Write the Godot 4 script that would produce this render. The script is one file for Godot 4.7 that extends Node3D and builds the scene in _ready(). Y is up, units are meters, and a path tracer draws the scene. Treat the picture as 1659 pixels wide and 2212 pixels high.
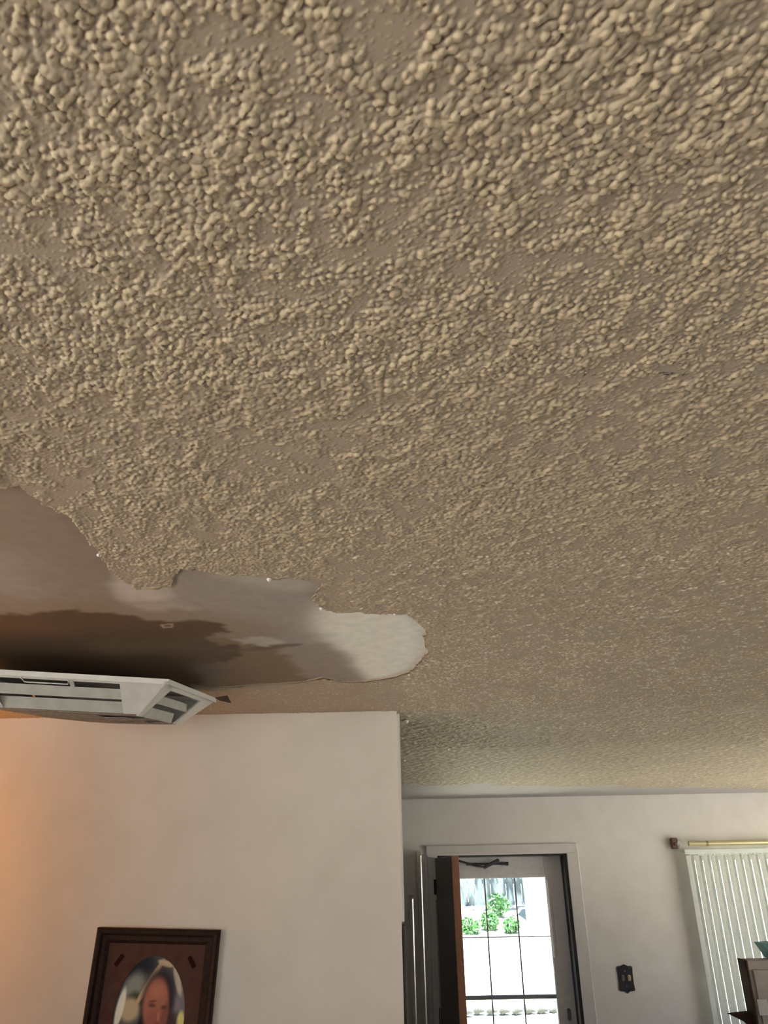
extends Node3D

# ------------------------------------------------------------------ mesh builder
class Shape:
	var v := PackedVector3Array()
	var n := PackedVector3Array()
	var uv := PackedVector2Array()
	var printed := false      # keeps its own 0 to 1 layout; all other shapes are laid out in metres along their faces
	func tri(a: Vector3, b: Vector3, c: Vector3, na: Vector3, nb: Vector3, nc: Vector3, ua := Vector2.ZERO, ub := Vector2.ZERO, uc := Vector2.ZERO) -> void:
		if (c - a).cross(b - a).dot(na + nb + nc) < 0.0:
			var t := b; b = c; c = t
			t = nb; nb = nc; nc = t
			var tu := ub; ub = uc; uc = tu
		v.append_array([a, b, c]); n.append_array([na, nb, nc]); uv.append_array([ua, ub, uc])
	func quad(a: Vector3, b: Vector3, c: Vector3, d: Vector3, out: Vector3) -> void:
		var m := (c - a).cross(b - a)
		if m.length() < 1e-12:
			m = (d - a).cross(c - a)
		m = m.normalized()
		if m.dot(out) < 0.0: m = -m
		tri(a, b, c, m, m, m, Vector2(0, 0), Vector2(1, 0), Vector2(1, 1))
		tri(a, c, d, m, m, m, Vector2(0, 0), Vector2(1, 1), Vector2(0, 1))
	# eight corners: low x y z first (x fastest, then y, then z)
	func hexa(p: Array) -> void:
		var mid := Vector3.ZERO
		for q in p: mid += q / 8.0
		for f in [[0, 1, 3, 2], [4, 5, 7, 6], [0, 1, 5, 4], [2, 3, 7, 6], [0, 2, 6, 4], [1, 3, 7, 5]]:
			var c: Vector3 = (p[f[0]] + p[f[1]] + p[f[2]] + p[f[3]]) / 4.0
			quad(p[f[0]], p[f[1]], p[f[2]], p[f[3]], c - mid)
	func plate(a: Vector3, b: Vector3, c: Vector3, d: Vector3, thick: Vector3) -> void:
		hexa([a, b, d, c, a + thick, b + thick, d + thick, c + thick])
	func box(at: Vector3, size: Vector3, bevel := 0.0, turn := Basis.IDENTITY) -> void:
		var h := size / 2.0
		bevel = minf(bevel, minf(h.x, minf(h.y, h.z)) * 0.9)
		var sgn := [-1.0, 1.0]
		if bevel <= 0.0:
			var p := []
			for z in sgn:
				for y in sgn:
					for x in sgn: p.append(at + turn * Vector3(x * h.x, y * h.y, z * h.z))
			hexa(p)
			return
		for ax in 3:
			var b := (ax + 1) % 3
			var c := (ax + 2) % 3
			for s in sgn:
				var q := []
				for k in [[-1, -1], [1, -1], [1, 1], [-1, 1]]:
					var p := Vector3.ZERO
					p[ax] = s * h[ax]; p[b] = k[0] * (h[b] - bevel); p[c] = k[1] * (h[c] - bevel)
					q.append(at + turn * p)
				var o := Vector3.ZERO
				o[ax] = s
				quad(q[0], q[1], q[2], q[3], turn * o)
			for s in sgn:
				for t in sgn:
					var p1 := Vector3.ZERO
					p1[b] = s * h[b]; p1[c] = t * (h[c] - bevel); p1[ax] = -(h[ax] - bevel)
					var p2 := Vector3.ZERO
					p2[b] = s * (h[b] - bevel); p2[c] = t * h[c]; p2[ax] = -(h[ax] - bevel)
					var p3 := p2
					p3[ax] = h[ax] - bevel
					var p4 := p1
					p4[ax] = h[ax] - bevel
					var o := Vector3.ZERO
					o[b] = s; o[c] = t
					quad(at + turn * p1, at + turn * p2, at + turn * p3, at + turn * p4, turn * o)
		for sx in sgn:
			for sy in sgn:
				for sz in sgn:
					var o := Vector3(sx, sy, sz)
					var i := h - Vector3.ONE * bevel
					var a := at + turn * (Vector3(h.x, i.y, i.z) * o)
					var b2 := at + turn * (Vector3(i.x, h.y, i.z) * o)
					var c2 := at + turn * (Vector3(i.x, i.y, h.z) * o)
					var m := turn * o.normalized()
					tri(a, b2, c2, m, m, m)
	func tube(path: Array, radius, sides := 10, caps := true) -> void:
		var rings := []
		for i in path.size():
			var d: Vector3 = (path[mini(i + 1, path.size() - 1)] - path[maxi(i - 1, 0)]).normalized()
			var x := d.cross(Vector3.UP if absf(d.y) < 0.9 else Vector3.RIGHT).normalized()
			var y := d.cross(x)
			var r: float = radius[i] if radius is Array else radius
			var ring := []
			for k in sides:
				var o := x * cos(TAU * k / sides) + y * sin(TAU * k / sides)
				ring.append([path[i] + o * r, o])
			rings.append(ring)
		for i in path.size() - 1:
			for k in sides:
				var a = rings[i][k]
				var b = rings[i][(k + 1) % sides]
				var c = rings[i + 1][(k + 1) % sides]
				var d = rings[i + 1][k]
				tri(a[0], b[0], c[0], a[1], b[1], c[1])
				tri(a[0], c[0], d[0], a[1], c[1], d[1])
		if caps:
			for e in [0, path.size() - 1]:
				var o: Vector3 = (path[e] - path[1 if e == 0 else e - 1]).normalized()
				for k in sides:
					tri(path[e], rings[e][k][0], rings[e][(k + 1) % sides][0], o, o, o)
	func lathe(at: Vector3, profile: Array, sides := 20) -> void:   # profile of Vector2(radius, height)
		for i in profile.size() - 1:
			var p: Vector2 = profile[i]
			var q: Vector2 = profile[i + 1]
			var s := (q - p).normalized()
			for k in sides:
				var a := TAU * k / sides
				var b := TAU * (k + 1) / sides
				var da := Vector3(cos(a), 0, sin(a))
				var db := Vector3(cos(b), 0, sin(b))
				var na := (da * s.y - Vector3.UP * s.x).normalized()
				var nb := (db * s.y - Vector3.UP * s.x).normalized()
				var A := at + da * p.x + Vector3.UP * p.y
				var B := at + db * p.x + Vector3.UP * p.y
				var C := at + db * q.x + Vector3.UP * q.y
				var D := at + da * q.x + Vector3.UP * q.y
				if p.x > 1e-6: tri(A, B, C, na, nb, nb)
				if q.x > 1e-6: tri(A, C, D, na, nb, na)
	# flat outline in x,y pushed from z0 to z1
	func prism(outline: PackedVector2Array, z0: float, z1: float, turn := Transform3D.IDENTITY) -> void:
		var idx := Geometry2D.triangulate_polygon(outline)
		for k in range(0, idx.size(), 3):
			for z in [z0, z1]:
				var o := turn.basis * Vector3(0, 0, 1.0 if z == maxf(z0, z1) else -1.0)
				var q := []
				for j in 3:
					var p := outline[idx[k + j]]
					q.append(turn * Vector3(p.x, p.y, z))
				tri(q[0], q[1], q[2], o, o, o)
		var cw := Geometry2D.is_polygon_clockwise(outline)
		for i in outline.size():
			var p := outline[i]
			var r := outline[(i + 1) % outline.size()]
			var o2 := (r - p).orthogonal() * (-1.0 if cw else 1.0)
			var o3 := turn.basis * Vector3(-o2.x, -o2.y, 0)
			if not cw: o3 = turn.basis * Vector3((r - p).y, -(r - p).x, 0)
			else: o3 = turn.basis * Vector3(-(r - p).y, (r - p).x, 0)
			quad(turn * Vector3(p.x, p.y, z0), turn * Vector3(r.x, r.y, z0), turn * Vector3(r.x, r.y, z1), turn * Vector3(p.x, p.y, z1), o3)
	func mesh() -> ArrayMesh:
		if not printed:
			for i in v.size():
				var m0 := n[i].abs()
				uv[i] = Vector2(v[i].x, v[i].z) if m0.y >= m0.x and m0.y >= m0.z else (Vector2(v[i].z, v[i].y) if m0.x >= m0.z else Vector2(v[i].x, v[i].y))
		var a := []
		a.resize(Mesh.ARRAY_MAX)
		a[Mesh.ARRAY_VERTEX] = v; a[Mesh.ARRAY_NORMAL] = n; a[Mesh.ARRAY_TEX_UV] = uv
		var m := ArrayMesh.new()
		m.add_surface_from_arrays(Mesh.PRIMITIVE_TRIANGLES, a)
		return m

# ------------------------------------------------------------------ scene helpers
func put(called: String, s: Shape, m: Material, parent: Node = self) -> MeshInstance3D:
	var o := MeshInstance3D.new()
	o.name = called
	o.mesh = s.mesh()
	o.material_override = m
	parent.add_child(o, true)
	return o

func thing(called: String, label: String, category: String, at := Vector3.ZERO, group := "") -> Node3D:
	var o := Node3D.new()
	o.name = called
	o.position = at
	add_child(o, true)
	tag(o, label, category, group)
	return o

func tag(o: Node, label: String, category: String, group := "") -> Node:
	o.set_meta("label", label)
	o.set_meta("category", category)
	if group: o.set_meta("group", group)
	return o

func setting(o: Node, label := "", category := "") -> Node:
	o.set_meta("kind", "structure")
	if label: o.set_meta("label", label)
	if category: o.set_meta("category", category)
	return o

func group_node(called: String) -> Node3D:
	var o := Node3D.new()
	o.name = called
	add_child(o, true)
	return o

func mat(linear: Color, rough := 0.8, metal := 0.0, spec := 0.5) -> StandardMaterial3D:
	var m := StandardMaterial3D.new()
	m.albedo_color = linear.linear_to_srgb()
	m.roughness = rough
	m.metallic = metal
	m.metallic_specular = spec
	return m

func noise_tex(seed_: int, freq: float, lo: Color, hi: Color, octaves := 4, size := 512) -> NoiseTexture2D:
	var f := FastNoiseLite.new()
	f.seed = seed_
	f.noise_type = FastNoiseLite.TYPE_SIMPLEX_SMOOTH
	f.frequency = freq
	f.fractal_octaves = octaves
	var t := NoiseTexture2D.new()
	t.width = size; t.height = size
	t.seamless = true
	t.noise = f
	var g := Gradient.new()
	g.set_color(0, lo); g.set_color(1, hi)
	t.color_ramp = g
	return t

# a painted or stained surface: base colour times a mottle, with fine relief
func mottled(linear: Color, rough: float, seed_: int, spread := 0.08, metres := 0.6, relief := 0.0, spec := 0.5) -> StandardMaterial3D:
	var m := mat(linear, rough, 0.0, spec)
	m.albedo_texture = noise_tex(seed_, 0.012, Color(1.0 - spread, 1.0 - spread, 1.0 - spread * 1.2), Color.WHITE, 5)
	m.uv1_scale = Vector3.ONE / metres
	if relief > 0.0:
		m.heightmap_enabled = true
		m.heightmap_texture = noise_tex(seed_ + 7, 0.05, Color.BLACK, Color.WHITE, 4)
		m.heightmap_scale = relief
	return m

func wood(linear: Color, dark: Color, rough: float, seed_: int, along := Vector3(1.5, 12, 1), spec := 0.5) -> StandardMaterial3D:
	var m := mat(Color.WHITE, rough, 0.0, spec)
	m.albedo_texture = noise_tex(seed_, 0.02, dark.linear_to_srgb(), linear.linear_to_srgb(), 5, 256)
	m.uv1_scale = along
	return m

# boxes of a wall in the plane across `axis`, around rectangular openings [a0, a1, y0, y1]
func wall(called: String, axis: int, at: float, thick: float, from: float, to: float, top: float, holes: Array, m: Material) -> MeshInstance3D:
	var s := Shape.new()
	var cuts := [from, to]
	for h in holes: cuts.append_array([h[0], h[1]])
	cuts.sort()
	for i in cuts.size() - 1:
		var a: float = cuts[i]
		var b: float = cuts[i + 1]
		if b - a < 1e-4: continue
		var spans := [[-0.15, top]]
		for h in holes:
			if h[0] < b - 1e-4 and h[1] > a + 1e-4:
				var rest := []
				for sp in spans:
					if h[2] > sp[0] + 1e-4: rest.append([sp[0], minf(h[2], sp[1])])
					if h[3] < sp[1] - 1e-4: rest.append([maxf(h[3], sp[0]), sp[1]])
				spans = rest
		for sp in spans:
			var c := Vector3.ZERO
			var z := Vector3.ZERO
			var side := 2 if axis == 0 else 0
			c[axis] = at; c[side] = (a + b) / 2; c.y = (sp[0] + sp[1]) / 2
			z[axis] = thick; z[side] = b - a; z.y = sp[1] - sp[0]
			s.box(c, z)
	return setting(put(called, s, m))

const H := 1.95          # camera height
const CEIL := 2.44
const PART := -2.635     # face of the partition
const FAR := -6.2        # inner face of the far wall
const LEFT := -3.5
const RIGHT := 3.9
const BACK := 3.6

func _ready() -> void:
	# ---------------- camera
	var f := 1661.0
	var up := Vector3(-68.0, 3556.0, -f).normalized()
	var fwd := (Vector3(0, 0, -1) - up * Vector3(0, 0, -1).dot(up)).normalized()
	var right := fwd.cross(up)
	var cam := Camera3D.new()
	cam.name = "camera"
	cam.fov = rad_to_deg(2.0 * atan(1106.0 / f))
	cam.near = 0.05
	cam.far = 300.0
	cam.transform = Transform3D(Basis(right, up, -fwd).transposed(), Vector3(0, H, 0))
	add_child(cam)
	cam.current = true
	# ---------------- sky, sun, exposure
	var sky := ProceduralSkyMaterial.new()
	sky.sky_top_color = Color(0.30, 0.48, 0.78)
	sky.sky_horizon_color = Color(0.78, 0.86, 0.92)
	sky.ground_bottom_color = Color(0.4, 0.38, 0.33)
	sky.ground_horizon_color = Color(0.6, 0.6, 0.55)
	sky.sky_energy_multiplier = 1.1
	var env := Environment.new()
	env.background_mode = Environment.BG_SKY
	env.sky = Sky.new()
	env.sky.sky_material = sky
	env.tonemap_mode = Environment.TONE_MAPPER_LINEAR
	env.tonemap_exposure = 2.65
	env.sdfgi_enabled = true
	env.ssao_enabled = true
	env.ssil_enabled = true
	var we := WorldEnvironment.new()
	we.name = "world_environment"
	we.environment = env
	add_child(we)
	var sun := DirectionalLight3D.new()
	sun.name = "sun"
	sun.light_color = Color(1.0, 0.975, 0.94)
	sun.light_energy = 9.0
	sun.light_angular_distance = 0.5
	sun.shadow_enabled = true
	add_child(sun)
	sun.look_at_from_position(Vector3(0, 12, 3.5), Vector3.ZERO, Vector3.UP)
	build_room()
	build_ceiling()
	build_entrance()
	build_blinds()
	build_vent()
	build_picture()
	build_small_things()
	build_lamp()
	build_daylight_blocker()
	build_yard()

# ------------------------------------------------------------------ room
var wall_paint: StandardMaterial3D
var white_trim: StandardMaterial3D

func build_room() -> void:
	wall_paint = mottled(Color(0.70, 0.665, 0.645), 0.68, 12, 0.04, 1.2)
	white_trim = mottled(Color(0.62, 0.595, 0.59), 0.5, 13, 0.05, 0.8)
	var carpet := mottled(Color(0.38, 0.305, 0.24), 0.95, 14, 0.25, 0.3)
	var s := Shape.new()
	s.box(Vector3((LEFT + RIGHT) / 2, -0.07, (BACK + FAR) / 2), Vector3(RIGHT - LEFT, 0.14, BACK - FAR))
	setting(put("floor", s, carpet))
	wall("wall_left", 0, LEFT - 0.09, 0.18, FAR - 0.18, BACK + 0.18, 2.62, [[-0.4, 2.8, 0.05, 2.08]], wall_paint)
	wall("wall_right", 0, RIGHT + 0.09, 0.18, FAR - 0.18, BACK + 0.18, 2.62, [[-5.5, -2.7, 0.6, 2.08]], wall_paint)
	wall("wall_far", 2, FAR - 0.09, 0.18, LEFT, RIGHT, 2.62, [[0.335, 1.30, 0.0, 2.05], [2.19, 3.83, 0.85, 2.03]], wall_paint)
	wall("wall_back", 2, BACK + 0.09, 0.18, LEFT, RIGHT, 2.62, [[-1.8, 0.6, 0.7, 2.08]], wall_paint)
	var p := Shape.new()
	p.box(Vector3((LEFT + 0.03) / 2, 1.22, PART - 0.055), Vector3(0.03 - LEFT, 2.44, 0.11))
	setting(put("wall_partition", p, wall_paint))
	# metal bead along the corner of the partition; below it the shaded gap is painted as a dark strip
	var b := Shape.new()
	b.box(Vector3(0.034, 2.12, PART - 0.03), Vector3(0.010, 0.62, 0.075), 0.003)
	setting(put("trim_1", b, white_trim))
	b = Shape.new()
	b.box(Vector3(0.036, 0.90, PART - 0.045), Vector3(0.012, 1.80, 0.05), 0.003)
	setting(put("gap_shade_5", b, mat(Color(0.05, 0.048, 0.05), 0.7)))
	# patio door and window behind the camera
	for w in [["window_2", -1.8, 0.6, 0.7, 2.08]]:
		var o := setting(group_node(w[0]))
		var fr := Shape.new()
		var mid: float = (w[1] + w[2]) / 2
		for x in [w[1] + 0.03, mid, w[2] - 0.03]: fr.box(Vector3(x, (w[3] + w[4]) / 2, BACK + 0.09), Vector3(0.06, w[4] - w[3], 0.08), 0.006)
		for y in [w[3] + 0.03, w[4] - 0.03]: fr.box(Vector3(mid, y, BACK + 0.09), Vector3(w[2] - w[1], 0.06, 0.07), 0.006)
		put("frame", fr, white_trim, o)
	var pd := setting(group_node("door_3"))
	var pf := Shape.new()
	for z in [-0.37, 1.2, 2.77]: pf.box(Vector3(LEFT - 0.09, 1.065, z), Vector3(0.08, 2.03, 0.06), 0.006)
	for y in [0.08, 2.05]: pf.box(Vector3(LEFT - 0.09, y, 1.2), Vector3(0.07, 0.06, 3.2), 0.006)
	put("frame", pf, white_trim, pd)
	# unseen side window added to brighten the far room
	var sw := setting(group_node("added_window_3"))
	var sf := Shape.new()
	for z in [-5.47, -4.1, -2.73]: sf.box(Vector3(RIGHT + 0.09, 1.34, z), Vector3(0.08, 1.48, 0.06), 0.006)
	for y in [0.63, 2.05]: sf.box(Vector3(RIGHT + 0.09, y, -4.1), Vector3(0.07, 0.06, 2.8), 0.006)
	put("frame", sf, white_trim, sw)

func glass() -> StandardMaterial3D:
	var m := StandardMaterial3D.new()
	m.albedo_color = Color(0.95, 1.0, 1.0, 0.04)
	m.transparency = BaseMaterial3D.TRANSPARENCY_ALPHA
	m.roughness = 0.02
	return m

# ------------------------------------------------------------------ ceiling
func pairs(a: Array) -> PackedVector2Array:
	var out := PackedVector2Array()
	for i in range(0, a.size(), 2): out.append(Vector2(a[i], a[i + 1]))
	return out

func build_ceiling() -> void:
	var board := mottled(Color(0.42, 0.36, 0.30), 0.85, 21, 0.1, 0.8)
	var s := Shape.new()
	s.box(Vector3((LEFT + RIGHT) / 2, CEIL + 0.10, (BACK + FAR) / 2), Vector3(RIGHT - LEFT, 0.18, BACK - FAR))
	var ceiling := setting(put("ceiling", s, board)) as MeshInstance3D
	ceiling.set_meta("label", "tan popcorn ceiling with a scraped and water stained patch")
	# outline of the scraped patch, x and z in metres on the ceiling
	var hole := pairs([-1.42, -1.35, -1.05, -1.02, -0.78, -0.95, -0.60, -0.935, -0.529, -0.942, -0.505, -0.942, -0.501, -0.966, -0.496, -0.992, -0.482, -1.026, -0.467, -1.048, -0.473, -1.082, -0.479, -1.139, -0.479, -1.199, -0.483, -1.273, -0.479, -1.331, -0.468, -1.365, -0.431, -1.367, -0.405, -1.369, -0.386, -1.319, -0.368, -1.280, -0.352, -1.260, -0.316, -1.282, -0.294, -1.300, -0.270, -1.306, -0.229, -1.316, -0.212, -1.336, -0.172, -1.326, -0.125, -1.361, -0.132, -1.414, -0.147, -1.449, -0.137, -1.497, -0.110, -1.539, -0.046, -1.543, 0.017, -1.556, 0.045, -1.558, 0.062, -1.605, 0.080, -1.652, 0.092, -1.700, 0.087, -1.734, 0.095, -1.841, 0.103, -1.881, 0.087, -1.944, 0.074, -2.042, 0.043, -2.109, -0.003, -2.156, -0.068, -2.191, -0.131, -2.186, -0.179, -2.124, -0.238, -2.177, -0.327, -2.199, -0.506, -2.232, -1.45, -2.26])
	# ragged edge
	var rng := RandomNumberGenerator.new()
	rng.seed = 5
	var ragged := PackedVector2Array()
	for i in hole.size():
		var a := hole[i]
		var b := hole[(i + 1) % hole.size()]
		var steps := maxi(1, int(a.distance_to(b) / 0.012))
		for k in steps:
			var q := a.lerp(b, float(k) / steps)
			ragged.append(q + Vector2(rng.randf_range(-1, 1), rng.randf_range(-1, 1)) * 0.004)
	var field := PackedVector2Array([Vector2(LEFT, BACK), Vector2(RIGHT, BACK), Vector2(RIGHT, FAR), Vector2(LEFT, FAR)])
	# cut the field into two so that each piece is a plain outline
	var coat := Shape.new()
	for half in [PackedVector2Array([Vector2(LEFT, BACK), Vector2(RIGHT, BACK), Vector2(RIGHT, -1.62), Vector2(LEFT, -1.62)]), PackedVector2Array([Vector2(LEFT, -1.62), Vector2(RIGHT, -1.62), Vector2(RIGHT, FAR), Vector2(LEFT, FAR)])]:
		for piece in Geometry2D.clip_polygons(half, ragged):
			var turn := Transform3D(Basis(Vector3.RIGHT, Vector3(0, 0, 1), Vector3(0, -1, 0)), Vector3(0, CEIL, 0))
			coat.prism(piece, -0.008, 0.0, turn)
	var coat_m := mottled(Color(0.425, 0.36, 0.287), 0.8, 22, 0.16, 0.5, 0.25)
	put("popcorn_coat", coat, coat_m, ceiling)
	# the bare plaster inside the patch
	var x0 := -1.5
	var x1 := 0.2
	var z0 := -2.3
	var z1 := -0.9
	var pl := Shape.new()
	pl.printed = true
	pl.box(Vector3((x0 + x1) / 2, CEIL + 0.0065, (z0 + z1) / 2), Vector3(x1 - x0, 0.007, z1 - z0))
	for i in pl.v.size(): pl.uv[i] = Vector2((pl.v[i].x - x0) / (x1 - x0), (pl.v[i].z - z0) / (z1 - z0))
	var pm := mat(Color.WHITE, 0.75)
	pm.albedo_texture = ImageTexture.create_from_image(patch_picture(x0, x1, z0, z1))
	pm.texture_repeat = false
	put("scraped_plaster", pl, pm, ceiling).set_meta("label", "bare scraped plaster with brown water stains")
	build_popcorn(ceiling, ragged)
	# loose flakes of paint and plaster that hang on the coat: [x, z, size]
	var flake_m := mat(Color(0.82, 0.80, 0.74), 0.6)
	for q in [[0.266, -3.553, 0.012], [0.066, -2.814, 0.017], [0.075, -3.9, 0.013], [-0.212, -1.322, 0.010], [-0.132, -1.50, 0.008], [0.018, -1.55, 0.007], [-0.10, -1.54, 0.006], [0.06, -2.10, 0.008], [-0.478, -1.19, 0.007]]:
		var fl := Shape.new()
		var r: float = q[2]
		fl.lathe(Vector3(q[0], CEIL - 0.002, q[1]), [Vector2(0, -r * 0.7), Vector2(r * 0.35, -r * 0.5), Vector2(r * 0.5, -r * 0.1), Vector2(r * 0.25, r * 0.2), Vector2(0, r * 0.25)], 7)
		put("paint_flake", fl, flake_m, ceiling)

func blur(a: PackedFloat32Array, w: int, h: int, r: int) -> PackedFloat32Array:
	if r < 1: return a
	for pass_ in 2:
		for axis in 2:
			var o := PackedFloat32Array()
			o.resize(a.size())
			var n := w if axis == 0 else h
			var lines := h if axis == 0 else w
			var st := 1 if axis == 0 else w
			for l in lines:
				var base := l * (w if axis == 0 else 1)
				var sum := 0.0
				for k in range(-r, r + 1): sum += a[base + clampi(k, 0, n - 1) * st]
				for k in n:
					o[base + k * st] = sum / (2 * r + 1)
					sum += a[base + clampi(k + r + 1, 0, n - 1) * st] - a[base + clampi(k - r, 0, n - 1) * st]
			a = o
	return a

func patch_picture(x0: float, x1: float, z0: float, z1: float) -> Image:
	var w := 425
	var h := 350
	var rough := FastNoiseLite.new()
	rough.seed = 3
	rough.frequency = 16.0
	rough.fractal_octaves = 5
	rough.fractal_gain = 0.62
	var tone := FastNoiseLite.new()
	tone.seed = 4
	tone.frequency = 5.0
	tone.fractal_octaves = 5
	# [outline, colour (linear), how ragged in metres, blur in cells, strength]
	var layers := [
		[[-1.5, -2.3, -1.5, -0.9, -0.52, -0.9, -0.46, -1.04, -0.479, -1.139, -0.479, -1.199, -0.490, -1.289, -0.531, -1.458, -0.574, -1.532, -1.5, -1.549], Color(0.31, 0.25, 0.21), 0.012, 2, 1.0],
		[[-0.626, -1.153, -0.599, -1.195, -0.631, -1.330, -0.657, -1.436, -0.732, -1.506, -1.5, -1.503, -1.5, -1.2], Color(0.40, 0.35, 0.335), 0.05, 8, 0.8],
		[[-0.479, -1.255, -0.466, -1.30, -0.38, -1.30, -0.41, -1.455, -0.530, -1.455], Color(0.60, 0.53, 0.50), 0.012, 2, 1.0],
		[[-0.424, -1.450, -0.400, -1.331, -0.36, -1.20, -0.292, -1.20, -0.196, -1.28, -0.10, -1.30, -0.10, -1.528, -0.05, -1.65, -0.148, -1.777, -0.217, -1.814, -0.306, -1.807, -0.349, -1.579], Color(0.37, 0.33, 0.305), 0.02, 3, 1.0],
		[[-0.30, -1.30, -0.12, -1.32, -0.13, -1.42, -0.20, -1.40, -0.28, -1.36], Color(0.52, 0.49, 0.46), 0.02, 3, 0.8],
		[[-0.13, -1.48, 0.2, -1.45, 0.2, -2.3, -0.06, -2.3, -0.109, -1.982, -0.148, -1.777, -0.16, -1.64], Color(0.86, 0.85, 0.81), 0.02, 6, 1.0],
		[[0.03, -1.6, 0.2, -1.6, 0.2, -2.2, 0.0, -2.2, 0.02, -1.9], Color(0.90, 0.90, 0.87), 0.03, 6, 0.8],
		[[-0.23, -1.80, -0.14, -1.78, -0.10, -1.93, -0.06, -2.19, -0.25, -2.22, -0.30, -2.0], Color(0.33, 0.28, 0.255), 0.02, 4, 0.95],
		[[-1.5, -1.39, -0.741, -1.403, -0.639, -1.437, -0.532, -1.444, -0.419, -1.465, -0.326, -1.564, -0.271, -1.584, -0.241, -1.655, -0.248, -1.790, -0.319, -1.894, -1.5, -1.85], Color(0.27, 0.195, 0.135), 0.04, 6, 0.55],
		[[-0.47, -1.70, -0.325, -1.744, -0.262, -1.810, -0.238, -1.997, -0.215, -2.173, -0.48, -2.26, -0.6, -2.16], Color(0.215, 0.145, 0.085), 0.025, 2, 0.95],
		[[-1.5, -1.53, -0.796, -1.521, -0.680, -1.512, -0.625, -1.494, -0.571, -1.522, -0.522, -1.554, -0.475, -1.584, -0.411, -1.588, -0.342, -1.627, -0.362, -1.677, -0.419, -1.710, -0.420, -1.766, -0.365, -1.770, -0.349, -1.888, -0.388, -1.931, -0.432, -1.957, -0.500, -2.027, -0.518, -2.165, -0.594, -2.262, -1.5, -2.3], Color(0.10, 0.058, 0.034), 0.022, 1, 1.0],
		[[-1.5, -1.60, -0.73, -1.57, -0.70, -1.62, -0.72, -1.70, -1.5, -1.75], Color(0.13, 0.062, 0.035), 0.03, 4, 0.7],
		[[-0.72, -1.74, -0.5, -1.72, -0.44, -1.78, -0.5, -1.84, -0.7, -1.86], Color(0.135, 0.088, 0.052), 0.05, 4, 0.8],
		[[-0.530, -1.999, -0.466, -1.930, -0.429, -1.982, -0.454, -2.141, -0.524, -2.194], Color(0.16, 0.125, 0.11), 0.03, 4, 0.8],
		[[-0.52, -1.46, -0.40, -1.46, -0.38, -1.50, -0.44, -1.515, -0.50, -1.50], Color(0.48, 0.41, 0.37), 0.02, 2, 0.8],
		[[-0.36, -1.735, -0.30, -1.72, -0.25, -1.74, -0.24, -1.79, -0.31, -1.80], Color(0.52, 0.48, 0.45), 0.02, 1, 0.8],
		[[-0.40, -1.85, -0.30, -1.80, -0.20, -1.78, -0.21, -1.80, -0.30, -1.84], Color(0.15, 0.10, 0.07), 0.012, 1, 0.9],
		[[-0.488, -1.611, -0.462, -1.605, -0.467, -1.633, -0.491, -1.639], Color(0.42, 0.31, 0.24), 0.004, 0, 0.9],
		[[-0.482, -1.617, -0.470, -1.613, -0.472, -1.627, -0.484, -1.630], Color(0.13, 0.09, 0.06), 0.003, 0, 0.9],
	]
	var cols := PackedVector3Array()
	cols.resize(w * h)
	cols.fill(Vector3(0.34, 0.295, 0.255))
	for l in layers:
		var poly := pairs(l[0])
		var lo := poly[0]
		var hi := poly[0]
		for q in poly:
			lo = lo.min(q); hi = hi.max(q)
		lo -= Vector2.ONE * 0.06
		hi += Vector2.ONE * 0.06
		var mask := PackedFloat32Array()
		mask.resize(w * h)
		for j in h:
			var z := lerpf(z0, z1, (j + 0.5) / h)
			if z < lo.y or z > hi.y: continue
			for i in w:
				var x := lerpf(x0, x1, (i + 0.5) / w)
				if x < lo.x or x > hi.x: continue
				var p := Vector2(x + rough.get_noise_2d(x, z) * l[2] * 1.7, z + rough.get_noise_2d(x + 9.0, z) * l[2] * 1.7)
				if Geometry2D.is_point_in_polygon(p, poly): mask[j * w + i] = l[4]
		mask = blur(mask, w, h, l[3])
		var c := Vector3(l[1].r, l[1].g, l[1].b)
		for k in w * h:
			if mask[k] > 0.002: cols[k] = cols[k].lerp(c, mask[k])
	var im := Image.create(w, h, false, Image.FORMAT_RGB8)
	for j in h:
		for i in w:
			var v := cols[j * w + i] * (1.0 + 0.10 * tone.get_noise_2d(i * 0.02, j * 0.02) + 0.05 * rough.get_noise_2d(i * 0.05, j * 0.05))
			im.set_pixel(i, j, Color(v.x, v.y, v.z).linear_to_srgb())
	return im

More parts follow.
